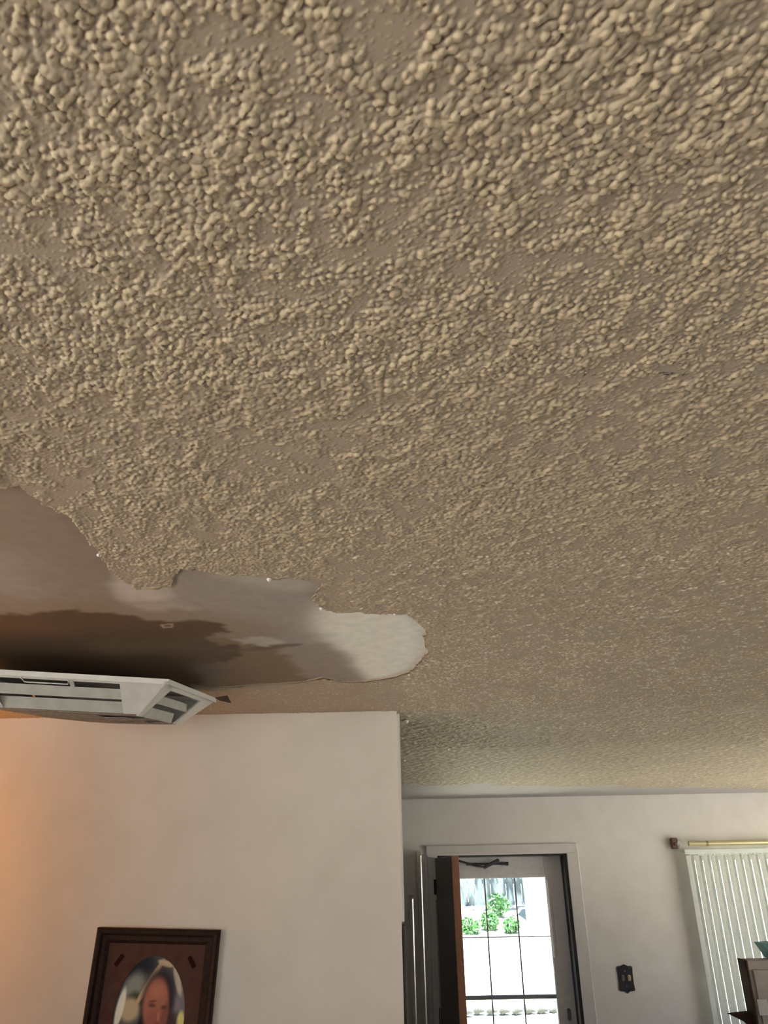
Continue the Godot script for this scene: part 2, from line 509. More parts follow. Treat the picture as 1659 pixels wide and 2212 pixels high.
func build_popcorn(ceiling: Node, hole: PackedVector2Array) -> void:
	var m := mat(Color.WHITE, 0.75)
	m.vertex_color_use_as_albedo = true
	var clump := FastNoiseLite.new()      # where the spray lies thick or thin
	clump.seed = 31
	clump.frequency = 22.0
	clump.fractal_octaves = 3
	var broad := FastNoiseLite.new()
	broad.seed = 32
	broad.frequency = 3.5
	broad.fractal_octaves = 2
	var crumb := FastNoiseLite.new()      # distance to the nearest crumb
	crumb.seed = 33
	crumb.noise_type = FastNoiseLite.TYPE_CELLULAR
	crumb.cellular_return_type = FastNoiseLite.RETURN_DISTANCE
	crumb.cellular_distance_function = FastNoiseLite.DISTANCE_EUCLIDEAN
	crumb.fractal_type = FastNoiseLite.FRACTAL_NONE
	crumb.frequency = 150.0
	crumb.domain_warp_enabled = true
	crumb.domain_warp_frequency = 120.0
	crumb.domain_warp_amplitude = 0.0025
	crumb.domain_warp_fractal_type = FastNoiseLite.DOMAIN_WARP_FRACTAL_NONE
	var which: FastNoiseLite = crumb.duplicate()
	which.cellular_return_type = FastNoiseLite.RETURN_CELL_VALUE
	var fine := FastNoiseLite.new()
	fine.seed = 35
	fine.frequency = 260.0
	fine.fractal_octaves = 2
	# bands across the room: [z near, z far, x left, x right, grid]
	for zone in [[0.0, -0.70, -0.55, 0.55, 0.0013], [-0.70, -1.30, -0.90, 0.95, 0.0019], [-1.30, -2.634, -0.62, 1.45, 0.0026], [-1.30, -2.634, -1.45, -0.62, 0.006], [-2.634, -3.5, 0.032, 2.3, 0.0046], [-3.5, -6.198, 0.032, 3.6, 0.0076], [-2.634, -3.5, 2.3, 3.6, 0.0076]]:
		var g: float = zone[4]
		crumb.frequency = minf(172.0, 0.62 / g)
		which.frequency = crumb.frequency
		var nx := int((zone[3] - zone[2]) / g) + 1
		var nz := int((zone[0] - zone[1]) / g) + 1
		var v := PackedVector3Array()
		var col := PackedColorArray()
		var inside := PackedByteArray()
		v.resize((nx + 1) * (nz + 1))
		col.resize(v.size())
		inside.resize(v.size())
		for j in nz + 1:
			var z := lerpf(zone[0], maxf(zone[1] - 0.008, FAR + 0.001), float(j) / nz)
			for i in nx + 1:
				var x := lerpf(zone[2], zone[3], float(i) / nx)
				var at := j * (nx + 1) + i
				if x < 0.13 and x > -1.46 and z < -0.9 and z > -2.3 and Geometry2D.is_point_in_polygon(Vector2(x, z), hole):
					inside[at] = 1
					v[at] = Vector3(x, CEIL, z)
					continue
				var thick := clump.get_noise_2d(x, z) + 0.6 * broad.get_noise_2d(x, z)
				var reach := clampf(0.66 + 0.7 * thick, 0.2, 0.98)
				if x < 0.04 and z < -2.15: reach *= 0.55                     # old taped strip along the partition
				var d := (crumb.get_noise_2d(x, z) + 1.0) / maxf(reach, 0.01)
				var id := which.get_noise_2d(x, z)
				var dome := maxf(0.0, 1.0 - d * d)
				var bare := smoothstep(0.0, 0.12, (-5.1 - 0.30 * (x - 0.4) - z) + 0.25 * broad.get_noise_2d(x * 0.7, z) )   # unsprayed painted strip along the far wall
				dome *= 1.0 - bare
				var h := 0.0041 * pow(dome, 0.72) * reach * (0.75 + 0.35 * id) + 0.0006 * (thick + 0.5) + 0.0004 * fine.get_noise_2d(x, z)
				v[at] = Vector3(x, CEIL - 0.0006 - maxf(h, 0.0), z)
				var c := Color(0.425, 0.36, 0.287)
				if dome > 0.0: c = Color(0.445, 0.375, 0.29).lerp(Color(0.575, 0.485, 0.345), clampf(0.5 + id * 0.8, 0.0, 1.0))
				c = c.lerp(Color(0.47, 0.445, 0.45), bare)
				# white crumbs: glints from the far window painted into their colour
				var glint := 0.01 + 0.19 * smoothstep(1.2, 0.2, Vector2((x - 0.55) * 1.2, (z + 2.3) * 0.8).length())
				if z < -1.2 and dome > 0.25 and fposmod(id * 97.3, 1.0) < glint: c = Color(0.80, 0.77, 0.69)
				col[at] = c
		var idx := PackedInt32Array()
		var nr := PackedVector3Array()
		nr.resize(v.size())
		for j in nz:
			for i in nx:
				var a := j * (nx + 1) + i
				var b := a + 1
				var c := a + nx + 1
				var e := c + 1
				if inside[a] or inside[b] or inside[c] or inside[e]: continue
				idx.append_array([a, b, c, b, e, c])
		for j in nz + 1:
			for i in nx + 1:
				var at := j * (nx + 1) + i
				var l := at - (1 if i > 0 else 0)
				var r := at + (1 if i < nx else 0)
				var t := at - (nx + 1 if j > 0 else 0)
				var o := at + (nx + 1 if j < nz else 0)
				nr[at] = Vector3((v[r].y - v[l].y) / (v[r].x - v[l].x), -1.0, (v[o].y - v[t].y) / (v[o].z - v[t].z)).normalized()
		var arr := []
		arr.resize(Mesh.ARRAY_MAX)
		arr[Mesh.ARRAY_VERTEX] = v; arr[Mesh.ARRAY_NORMAL] = nr; arr[Mesh.ARRAY_COLOR] = col; arr[Mesh.ARRAY_INDEX] = idx
		var am := ArrayMesh.new()
		am.add_surface_from_arrays(Mesh.PRIMITIVE_TRIANGLES, arr)
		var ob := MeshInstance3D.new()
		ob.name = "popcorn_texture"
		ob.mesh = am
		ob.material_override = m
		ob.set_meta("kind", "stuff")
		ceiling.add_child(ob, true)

# ------------------------------------------------------------------ front door, storm door
func build_entrance() -> void:
	var x0 := 0.335
	var x1 := 1.30
	var top := 2.05
	# casing round the opening
	var c := Shape.new()
	c.box(Vector3(x0 - 0.03, (top + 0.06) / 2, FAR + 0.009), Vector3(0.075, top + 0.06, 0.018), 0.005)
	c.box(Vector3(x1 + 0.035, (top + 0.06) / 2, FAR + 0.009), Vector3(0.085, top + 0.06, 0.018), 0.005)
	c.box(Vector3((x0 + x1) / 2, top + 0.03, FAR + 0.010), Vector3(x1 - x0 + 0.15, 0.07, 0.020), 0.005)
	setting(put("trim_2", c, white_trim))
	# dark weather strip and jamb lining
	var j := Shape.new()
	var black := mat(Color(0.018, 0.016, 0.016), 0.6)
	j.box(Vector3(x1 - 0.015, top / 2, FAR - 0.09), Vector3(0.030, top, 0.178), 0.003)
	j.box(Vector3((x0 + x1) / 2, top - 0.008, FAR - 0.09), Vector3(x1 - x0, 0.016, 0.176), 0.003)
	j.box(Vector3(x0 + 0.006, top / 2, FAR - 0.09), Vector3(0.012, top, 0.174), 0.003)
	setting(put("trim_3", j, black))
	# open wooden front door, hinged at the left jamb
	var door := setting(group_node("door_1"))
	door.position = Vector3(x0 + 0.012, 0, FAR + 0.02)
	var ang := -atan2(0.88, 0.055)          # swung into the room
	door.rotation.y = ang
	var face := wood(Color(0.045, 0.028, 0.022), Color(0.028, 0.017, 0.014), 0.35, 51, Vector3(10, 1.2, 1))
	var edge := wood(Color(0.32, 0.145, 0.085), Color(0.23, 0.10, 0.055), 0.5, 52, Vector3(10, 1.2, 1))
	var d := Shape.new()
	d.box(Vector3(0.446, 1.02, 0.0), Vector3(0.892, 2.02, 0.046), 0.003)
	put("slab", d, face, door)
	var e := Shape.new()
	e.box(Vector3(0.896, 1.02, 0.0), Vector3(0.008, 2.02, 0.046), 0.002)
	put("lock_edge", e, edge, door).set_meta("label", "copper brown bare wood edge")
	var brass := mat(Color(0.30, 0.26, 0.2), 0.35, 0.8)
	for y in [1.84, 1.05, 0.25]:
		var hg := Shape.new()
		hg.tube([Vector3(-0.004, y - 0.05, 0.03), Vector3(-0.004, y + 0.05, 0.03)], 0.008, 10)
		hg.box(Vector3(0.02, y, 0.026), Vector3(0.05, 0.1, 0.003))
		put("hinge", hg, black, door)
	var kn := Shape.new()
	for side in [-1.0, 1.0]:
		kn.tube([Vector3(0.83, 0.95, side * 0.022), Vector3(0.83, 0.95, side * 0.045), Vector3(0.83, 0.95, side * 0.055), Vector3(0.83, 0.95, side * 0.075), Vector3(0.83, 0.95, side * 0.085)], [0.014, 0.012, 0.024, 0.026, 0.012], 12)
	put("knob", kn, brass, door)
	# pale strip on the hinge jamb
	var js := Shape.new()
	js.box(Vector3(x0 - 0.004, 0.88, FAR + 0.028), Vector3(0.030, 1.76, 0.02), 0.004)
	setting(put("trim_4", js, mottled(Color(0.36, 0.35, 0.34), 0.5, 53, 0.1, 0.3)))
	# storm door with glazed panes
	var storm := setting(group_node("door_2"))
	var sz := FAR - 0.13
	var alu := mottled(Color(0.70, 0.685, 0.73), 0.4, 54, 0.08, 0.4)
	var sx0 := x0 + 0.01
	var sx1 := x1 - 0.03
	var gx0 := 0.468
	var gx1 := 1.140
	var gtop := 1.888
	var st := Shape.new()
	st.box(Vector3((sx0 + gx0) / 2, 1.017, sz), Vector3(gx0 - sx0, 2.034, 0.034), 0.006)
	put("stile", st, alu, storm)
	st = Shape.new()
	st.box(Vector3((gx1 + sx1) / 2, 1.017, sz), Vector3(sx1 - gx1, 2.034, 0.034), 0.006)
	put("stile", st, alu, storm)
	st = Shape.new()
	st.box(Vector3((gx0 + gx1) / 2, (gtop + 2.034) / 2, sz), Vector3(gx1 - gx0, 2.034 - gtop, 0.034), 0.005)
	put("top_rail", st, alu, storm)
	st = Shape.new()
	st.box(Vector3((gx0 + gx1) / 2, 0.18, sz), Vector3(gx1 - gx0, 0.36, 0.034), 0.005)
	put("bottom_rail", st, alu, storm)
	st = Shape.new()
	st.box(Vector3((gx0 + gx1) / 2, 1.135, sz), Vector3(gx1 - gx0, 0.026, 0.032), 0.004)
	put("meeting_rail", st, mat(Color(0.25, 0.26, 0.27), 0.4), storm)
	st = Shape.new()
	st.box(Vector3(gx1 + 0.022, 1.62, sz + 0.022), Vector3(0.026, 0.50, 0.014), 0.005)
	put("glass_stop", st, mottled(Color(0.66, 0.60, 0.60), 0.35, 55, 0.08, 0.3), storm)
	var dark := mat(Color(0.10, 0.11, 0.10), 0.5)
	var xs := [gx0, 0.692, 0.916, gx1]
	var ys := [0.36, 0.75, 1.122, 1.148, 1.505, gtop]
	for k in [1, 2]:
		for part in [[0.36, 1.122], [1.148, gtop]]:
			var mu := Shape.new()
			mu.box(Vector3(xs[k], (part[0] + part[1]) / 2, sz), Vector3(0.010, part[1] - part[0], 0.014), 0.002)
			put("muntin", mu, dark, storm)
	for y in [0.75, 1.505]:
		var mu := Shape.new()
		mu.box(Vector3((gx0 + gx1) / 2, y, sz), Vector3(gx1 - gx0, 0.007, 0.012), 0.002)
		put("muntin", mu, dark, storm)
	for b in [[0, 1], [1, 2], [3, 4], [4, 5]]:
		for k in 3:
			var g := Shape.new()
			g.box(Vector3((xs[k] + xs[k + 1]) / 2, (ys[b[0]] + ys[b[1]]) / 2, sz), Vector3(xs[k + 1] - xs[k] - 0.008, ys[b[1]] - ys[b[0]] - 0.006, 0.004))
			put("pane", g, glass(), storm)
	var cl := Shape.new()
	cl.tube([Vector3(0.56, 1.985, sz + 0.05), Vector3(0.86, 1.985, sz + 0.045)], 0.008, 8)
	cl.tube([Vector3(0.50, 2.012, sz + 0.055), Vector3(0.62, 1.975, sz + 0.06), Vector3(0.70, 1.962, sz + 0.06), Vector3(0.78, 2.0, sz + 0.05)], 0.007, 8)
	cl.box(Vector3(0.745, 1.985, sz + 0.055), Vector3(0.13, 0.024, 0.02), 0.005, Basis(Vector3(0, 0, 1), 0.42))
	cl.box(Vector3(0.865, 1.984, sz + 0.03), Vector3(0.02, 0.026, 0.03), 0.004)
	put("closer", cl, mat(Color(0.035, 0.033, 0.04), 0.4), storm)
	var hd := Shape.new()
	hd.box(Vector3(1.215, 1.03, sz + 0.03), Vector3(0.022, 0.07, 0.03), 0.006)
	put("latch_handle", hd, mat(Color(0.1, 0.1, 0.11), 0.4), storm)
	# what leans and hangs left of the door
	var pale := mottled(Color(0.56, 0.53, 0.48), 0.5, 56, 0.1, 0.3)
	var shine := mat(Color(0.95, 0.94, 0.95), 0.2, 0.9)
	for a in [["leaning_panel", 0.141, 1.80, 0.034, FAR + 0.05, "shorter pale upright panel with bright metal edge beside the front door"], ["leaning_panel", 0.208, 2.08, 0.038, FAR + 0.03, "taller pale upright panel with bright metal edge touching the door casing"]]:
		var o := thing(a[0], a[5], "panel", Vector3(a[1], 0, a[4]))
		var sh := Shape.new()
		sh.box(Vector3(0, a[2] / 2, 0), Vector3(a[3], a[2], 0.03), 0.004)
		put("board", sh, pale, o)
		sh = Shape.new()
		sh.box(Vector3(a[3] / 2 - 0.006, a[2] / 2 - 0.015, 0.0175), Vector3(0.011, a[2] - 0.03, 0.007), 0.002)
		put("edge_strip", sh, shine, o)
	var bs := Shape.new()
	var rng := RandomNumberGenerator.new()
	rng.seed = 8
	var y := 2.02
	var path := []
	var rad := []
	while y > 0.5:
		var len_ := rng.randf_range(0.012, 0.045)
		path.append_array([Vector3(0, y, 0), Vector3(rng.randf_range(-0.003, 0.003), y - len_ * 0.5, 0), Vector3(0, y - len_, 0)])
		rad.append_array([0.002, rng.randf_range(0.005, 0.008), 0.002])
		y -= len_ + 0.004
	bs.tube(path, rad, 8)
	var strand := put("bead_strand", bs, mat(Color(0.90, 0.89, 0.89), 0.2, 0.3))
	strand.position = Vector3(0.252, 0, FAR + 0.03)
	tag(strand, "glittering bead strand hanging on the left door casing", "bead strand")

# ------------------------------------------------------------------ window with vertical blind
func build_blinds() -> void:
	var win := setting(group_node("window_1"))
	var fr := Shape.new()
	for x in [2.215, 3.01, 3.805]: fr.box(Vector3(x, 1.44, FAR - 0.10), Vector3(0.05, 1.18, 0.06), 0.005)
	for y in [0.875, 2.005]: fr.box(Vector3(3.01, y, FAR - 0.10), Vector3(1.64, 0.05, 0.055), 0.005)
	put("frame", fr, white_trim, win)
	for k in 2:
		var g := Shape.new()
		g.box(Vector3(2.612 + 0.796 * k, 1.44, FAR - 0.10), Vector3(0.74, 1.06, 0.005))
		put("pane", g, glass(), win)
	var blind := thing("vertical_blind", "white vertical blind of long cloth vanes hanging over the window", "blind", Vector3(2.14, 2.05, FAR + 0.06))
	var rail := Shape.new()
	rail.box(Vector3(0.86, -0.008, 0), Vector3(1.74, 0.036, 0.035), 0.008)
	put("head_rail", rail, mat(Color(0.66, 0.72, 0.70), 0.35), blind)
	var cloth := mottled(Color(0.56, 0.57, 0.545), 0.8, 61, 0.06, 0.2)
	cloth.backlight_enabled = true
	cloth.backlight = Color(0.48, 0.50, 0.50)
	var clip_m := mat(Color(0.88, 0.88, 0.86), 0.3)
	# one vane: a slightly curved strip, 89 mm wide, turned half open
	var vane := Shape.new()
	var n := 6
	var pts := []
	for k in n + 1:
		var t := float(k) / n - 0.5
		pts.append(Vector3(t * 0.089, 0, 0.010 * (1.0 - 4.0 * t * t)))
	for k in n:
		var a: Vector3 = pts[k]
		var b: Vector3 = pts[k + 1]
		var na := Vector3(a.x * 2.5, 0, 1).normalized()
		var nb := Vector3(b.x * 2.5, 0, 1).normalized()
		for s in [1.0, -1.0]:
			var o := Vector3(0, 0, 0.0004 * s)
			vane.tri(a + o, b + o, b + o + Vector3.DOWN * 1.35, na * s, nb * s, nb * s)
			vane.tri(a + o, b + o + Vector3.DOWN * 1.35, a + o + Vector3.DOWN * 1.35, na * s, nb * s, na * s)
	var clip := Shape.new()
	clip.lathe(Vector3(0, -0.034, 0), [Vector2(0, -0.012), Vector2(0.006, -0.008), Vector2(0.009, 0.0), Vector2(0.007, 0.012), Vector2(0.003, 0.018), Vector2(0, 0.019)], 10)
	var vm := vane.mesh()
	var cm := clip.mesh()
	for k in 29:
		var v := MeshInstance3D.new()
		v.name = "vane"
		v.mesh = vm
		v.material_override = cloth
		v.position = Vector3(0.035 + 0.0585 * k, -0.036, 0)
		v.rotation.y = deg_to_rad(33.5)
		blind.add_child(v, true)
		var c := MeshInstance3D.new()
		c.name = "clip"
		c.mesh = cm
		c.material_override = clip_m
		v.add_child(c, true)
		c.position = Vector3(0, 0.03, 0)
	var rod := thing("curtain_rod", "thin brass curtain rod above the vertical blind", "curtain rod", Vector3(2.09, 2.093, FAR + 0.075))
	var r := Shape.new()
	r.tube([Vector3(0.085, 0, 0), Vector3(1.72, 0, 0)], 0.017, 12)
	put("rod", r, mat(Color(0.62, 0.56, 0.34), 0.3, 0.5), rod)
	r = Shape.new()
	r.tube([Vector3(0.21, 0, 0), Vector3(0.225, 0, 0)], 0.0185, 12)
	put("joint_ring", r, mat(Color(0.3, 0.26, 0.16), 0.4, 0.5), rod)
	r = Shape.new()
	r.box(Vector3(-0.002, 0.005, -0.05), Vector3(0.045, 0.075, 0.045), 0.006)
	r.box(Vector3(-0.002, 0.0, -0.025), Vector3(0.02, 0.02, 0.03), 0.003)
	put("bracket", r, wood(Color(0.17, 0.10, 0.05), Color(0.09, 0.05, 0.025), 0.6, 62), rod)
	r = Shape.new()
	r.tube([Vector3(0.022, 0.0, -0.04), Vector3(0.03, -0.002, -0.035), Vector3(0.038, -0.012, -0.03)], [0.026, 0.022, 0.012], 12)
	put("end_cap", r, mat(Color(0.74, 0.72, 0.72), 0.4), rod)

# ------------------------------------------------------------------ sagging ceiling register
var NR := Vector3(-0.516, 2.37, -1.81)
var NU := Vector3(-0.522, 0.021, 0.090)
var NV := Vector3(0.012, 0.050, -0.470)

func vp(u: float, v: float, w: float) -> Vector3:
	var down := NU.cross(NV).normalized()
	if down.y > 0.0: down = -down
	return NR + NU * u + NV * v + down * w

func build_vent() -> void:
	var root := thing("ceiling_register", "sagging pale grey plastic ceiling air register hanging under the stain", "air register", NR)
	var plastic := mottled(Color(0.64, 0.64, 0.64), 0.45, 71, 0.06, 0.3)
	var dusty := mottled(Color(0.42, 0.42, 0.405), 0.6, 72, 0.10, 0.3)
	var off := -NR
	var add := func(called: String, quads: Array, m: Material) -> void:
		var s := Shape.new()
		for q in quads: s.plate(q[0] + off, q[1] + off, q[2] + off, q[3] + off, q[4])
		put(called, [s][0], m, root)
	var down := (vp(0, 0, 1) - vp(0, 0, 0))
	# flange bars round the outside
	add.call("flange", [[vp(0, 0, 0), vp(1, 0, 0), vp(1, 0.07, 0), vp(0, 0.07, 0), down * 0.012]], plastic)
	add.call("flange", [[vp(0, 0.93, 0), vp(1, 0.93, 0), vp(1, 1, 0), vp(0, 1, 0), down * 0.012]], plastic)
	add.call("flange", [[vp(0, 0.07, 0), vp(0.05, 0.07, 0), vp(0.05, 0.93, 0), vp(0, 0.93, 0), down * 0.012]], plastic)
	add.call("flange", [[vp(0.95, 0.07, 0), vp(1, 0.07, 0), vp(1, 0.93, 0), vp(0.95, 0.93, 0), down * 0.012]], plastic)
	add.call("backing", [[vp(0.05, 0.07, -0.001), vp(0.95, 0.07, -0.001), vp(0.95, 0.93, -0.001), vp(0.05, 0.93, -0.001), down * 0.004]], dusty)
	# front face: F(s along the edge, t downwards)
	var F := func(s: float, t: float, depth: float) -> Vector3:
		return vp(lerpf(0.03, 0.17, t) * (1.0 - s) + lerpf(0.97, 0.83, t) * s, lerpf(0.01, 0.21, t), lerpf(0.012, 0.078, t)) + NV * depth
	var front := NV.normalized() * 0.006
	add.call("corner_plate", [[F.call(0.0, 0.0, 0.0), F.call(0.195, 0.0, 0.0), F.call(0.105, 1.0, 0.0), F.call(0.0, 1.0, 0.0), front]], plastic)
	add.call("corner_plate", [[F.call(0.805, 0.0, 0.0), F.call(1.0, 0.0, 0.0), F.call(1.0, 1.0, 0.0), F.call(0.895, 1.0, 0.0), front]], plastic)
	add.call("top_strip", [[F.call(0.19, 0.0, 0.0), F.call(0.81, 0.0, 0.0), F.call(0.81, 0.06, 0.0), F.call(0.18, 0.06, 0.0), front]], plastic)
	# long louvre blades of the front
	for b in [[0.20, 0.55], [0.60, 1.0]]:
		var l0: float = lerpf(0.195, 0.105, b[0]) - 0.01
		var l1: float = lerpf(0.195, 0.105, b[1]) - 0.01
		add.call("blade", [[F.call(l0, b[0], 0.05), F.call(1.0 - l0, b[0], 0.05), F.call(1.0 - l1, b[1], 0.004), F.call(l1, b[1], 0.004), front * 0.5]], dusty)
	# clip of thin wire and a lever on the front
	var wire := Shape.new()
	wire.tube([F.call(0.64, 0.04, -0.004) + off, F.call(0.635, 0.17, -0.006) + off, F.call(0.43, 0.17, -0.006) + off, F.call(0.425, 0.04, -0.004) + off], 0.0016, 6)
	put("wire_clip", wire, plastic, root)
	add.call("lever", [[F.call(0.405, 0.03, -0.006), F.call(0.425, 0.03, -0.006), F.call(0.42, 0.24, -0.006), F.call(0.40, 0.24, -0.006), front]], dusty)
	# right face: S(s towards the wall, t downwards)
	var S := func(s: float, t: float, depth: float) -> Vector3:
		var v := lerpf(lerpf(0.02, 1.0, s), lerpf(0.21, 0.93, s), t)
		return vp(lerpf(0.0, 0.165, t), v, lerpf(0.006, 0.082, t)) + NU * depth
	var side := NU.normalized() * 0.006
	add.call("side_frame", [
		[S.call(0.0, 0.0, 0.0), S.call(1.0, 0.0, 0.0), S.call(1.0, 0.17, 0.0), S.call(0.0, 0.17, 0.0), side],
		[S.call(-0.04, 0.0, 0.0), S.call(0.13, 0.0, 0.0), S.call(0.05, 1.0, 0.0), S.call(-0.03, 1.0, 0.0), side],
		[S.call(0.74, 0.0, 0.0), S.call(1.0, 0.0, 0.0), S.call(1.0, 1.0, 0.0), S.call(0.86, 1.0, 0.0), side]], plastic)
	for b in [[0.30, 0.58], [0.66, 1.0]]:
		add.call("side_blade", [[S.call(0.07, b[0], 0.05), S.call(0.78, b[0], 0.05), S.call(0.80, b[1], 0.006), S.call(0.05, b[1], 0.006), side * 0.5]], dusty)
	# left face, out of sight, closes the body
	add.call("side_frame", [[vp(1.0, 0.02, 0.006), vp(1.0, 0.98, 0.006), vp(0.835, 0.93, 0.08), vp(0.835, 0.21, 0.08), -side]], plastic)
	add.call("far_frame", [[vp(0.03, 0.99, 0.006), vp(0.97, 0.99, 0.006), vp(0.835, 0.93, 0.08), vp(0.165, 0.93, 0.08), -front]], plastic)
	# underside: slats along the long edge, with a bowed middle
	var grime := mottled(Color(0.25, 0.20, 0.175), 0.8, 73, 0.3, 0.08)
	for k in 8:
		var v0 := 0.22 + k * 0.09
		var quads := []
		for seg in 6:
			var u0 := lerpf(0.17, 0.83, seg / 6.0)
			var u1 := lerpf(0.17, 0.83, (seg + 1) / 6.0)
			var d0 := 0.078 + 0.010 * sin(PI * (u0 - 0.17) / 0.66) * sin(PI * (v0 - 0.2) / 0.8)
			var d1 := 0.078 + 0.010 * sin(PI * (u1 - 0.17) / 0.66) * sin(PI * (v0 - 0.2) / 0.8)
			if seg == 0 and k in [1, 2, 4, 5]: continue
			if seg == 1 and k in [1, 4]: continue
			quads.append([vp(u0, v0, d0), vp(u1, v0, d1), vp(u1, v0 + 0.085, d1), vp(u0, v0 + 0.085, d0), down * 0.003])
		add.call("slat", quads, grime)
	# torn tape and screw flap at the far corner
	var flap := Shape.new()
	var q := vp(0.045, 0.985, 0.002) + off + Vector3(0.022, 0, 0)
	flap.plate(q, q + Vector3(0.035, 0.006, -0.004), q + Vector3(0.05, -0.018, 0.012), q + Vector3(0.018, -0.010, 0.01), Vector3(0, 0.002, 0))
	put("torn_tape", flap, mat(Color(0.10, 0.075, 0.062), 0.9), root)

# ------------------------------------------------------------------ framed portrait
func build_picture() -> void:
	var root := thing("picture_frame", "dark brown wooden frame with an oval portrait print on the beige wall", "picture frame", Vector3(-0.709, 1.575, PART))
	root.rotation.z = deg_to_rad(-2.2)
	var dark := wood(Color(0.040, 0.020, 0.014), Color(0.016, 0.008, 0.007), 0.6, 81, Vector3(14, 14, 1), 0.3)
	var hw := 0.184
	var hh := 0.230
	var prof := [[0.0, 0.0], [0.0, 0.022], [0.006, 0.028], [0.014, 0.026], [0.020, 0.017], [0.032, 0.019], [0.040, 0.012], [0.042, 0.0]]   # inwards, out from the wall
	for side in 4:
		var s := Shape.new()
		var long := hw if side % 2 == 0 else hh
		var cross := hh if side % 2 == 0 else hw
		var b := Basis(Vector3(0, 0, 1), side * PI / 2)
		for k in prof.size() - 1:
			var p: Array = prof[k]
			var q: Array = prof[k + 1]
			var pts := []
			for e in [[p, -1.0], [p, 1.0], [q, 1.0], [q, -1.0]]:
				pts.append(b * Vector3(e[1] * (long - e[0][0]), cross - e[0][0], e[0][1]))
			s.quad(pts[0], pts[1], pts[2], pts[3], b * Vector3(0, 0.3 if k == 0 else (-0.5 if k == prof.size() - 2 else 0.0), 1))
		put("moulding", s, dark, root)
	var back := Shape.new()
	back.box(Vector3(0, 0, 0.002), Vector3(2 * hw - 0.03, 2 * hh - 0.03, 0.003))
	put("backing", back, dark, root)
	# mat board with an oval opening
	var oval := PackedVector2Array()
	for k in 48: oval.append(Vector2(0.0 + 0.104 * cos(TAU * k / 48), 0.0 + 0.158 * sin(TAU * k / 48)))
	var matb := Shape.new()
	var iw := hw - 0.040
	var ih := hh - 0.040
	for k in 48:
		var a := oval[k]
		var c := oval[(k + 1) % 48]
		var ea := edge_point(a, iw, ih)
		var ec := edge_point(c, iw, ih)
		matb.quad(Vector3(a.x, a.y, 0.009), Vector3(c.x, c.y, 0.009), Vector3(ec.x, ec.y, 0.010), Vector3(ea.x, ea.y, 0.010), Vector3(0, 0, 1))
		matb.quad(Vector3(a.x, a.y, 0.009), Vector3(c.x, c.y, 0.009), Vector3(c.x, c.y, 0.004), Vector3(a.x, a.y, 0.004), Vector3(-a.x, -a.y, 0))
		if absf(ea.x - ec.x) > 1e-4 and absf(ea.y - ec.y) > 1e-4:
			var corner := Vector2(signf(ea.x) * iw, signf(ea.y) * ih)
			matb.tri(Vector3(ea.x, ea.y, 0.010), Vector3(ec.x, ec.y, 0.010), Vector3(corner.x, corner.y, 0.010), Vector3(0, 0, 1), Vector3(0, 0, 1), Vector3(0, 0, 1))
	put("mat_board", matb, mottled(Color(0.095, 0.052, 0.048), 0.85, 82, 0.12, 0.3, 0.0, 0.2), root)
	for sx in [-1.0, 1.0]:
		for sy in [-1.0, 1.0]:
			var o := Shape.new()
			o.box(Vector3(sx * 0.108, sy * 0.145, 0.010), Vector3(0.012, 0.034, 0.003), 0.0012, Basis(Vector3(0, 0, 1), sx * sy * 0.6))
			put("corner_inlay", o, mat(Color(0.03, 0.010, 0.010), 0.9, 0.0, 0.1), root)
	var ph := Shape.new()
	ph.printed = true
	var zed := Vector3(0, 0, 1)
	for k in 48:
		var a := oval[k]
		var c := oval[(k + 1) % 48]
		var u := func(p: Vector2) -> Vector2: return Vector2(p.x / 0.208 + 0.5, 0.5 - p.y / 0.316)
		ph.tri(Vector3(0, 0, 0.0055), Vector3(a.x, a.y, 0.0045), Vector3(c.x, c.y, 0.0045), zed, zed, zed, Vector2(0.5, 0.5), u.call(a), u.call(c))
	var pm := mat(Color(0.95, 0.95, 0.95), 0.4, 0.0, 0.2)
	pm.albedo_texture = ImageTexture.create_from_image(portrait())
	pm.texture_repeat = false
	put("portrait_print", ph, pm, root).set_meta("label", "oval colour print of a person with dark hair and a pale hood")

func edge_point(p: Vector2, w: float, h: float) -> Vector2:
	var k := minf(w / maxf(absf(p.x), 1e-6), h / maxf(absf(p.y), 1e-6))
	return p * k

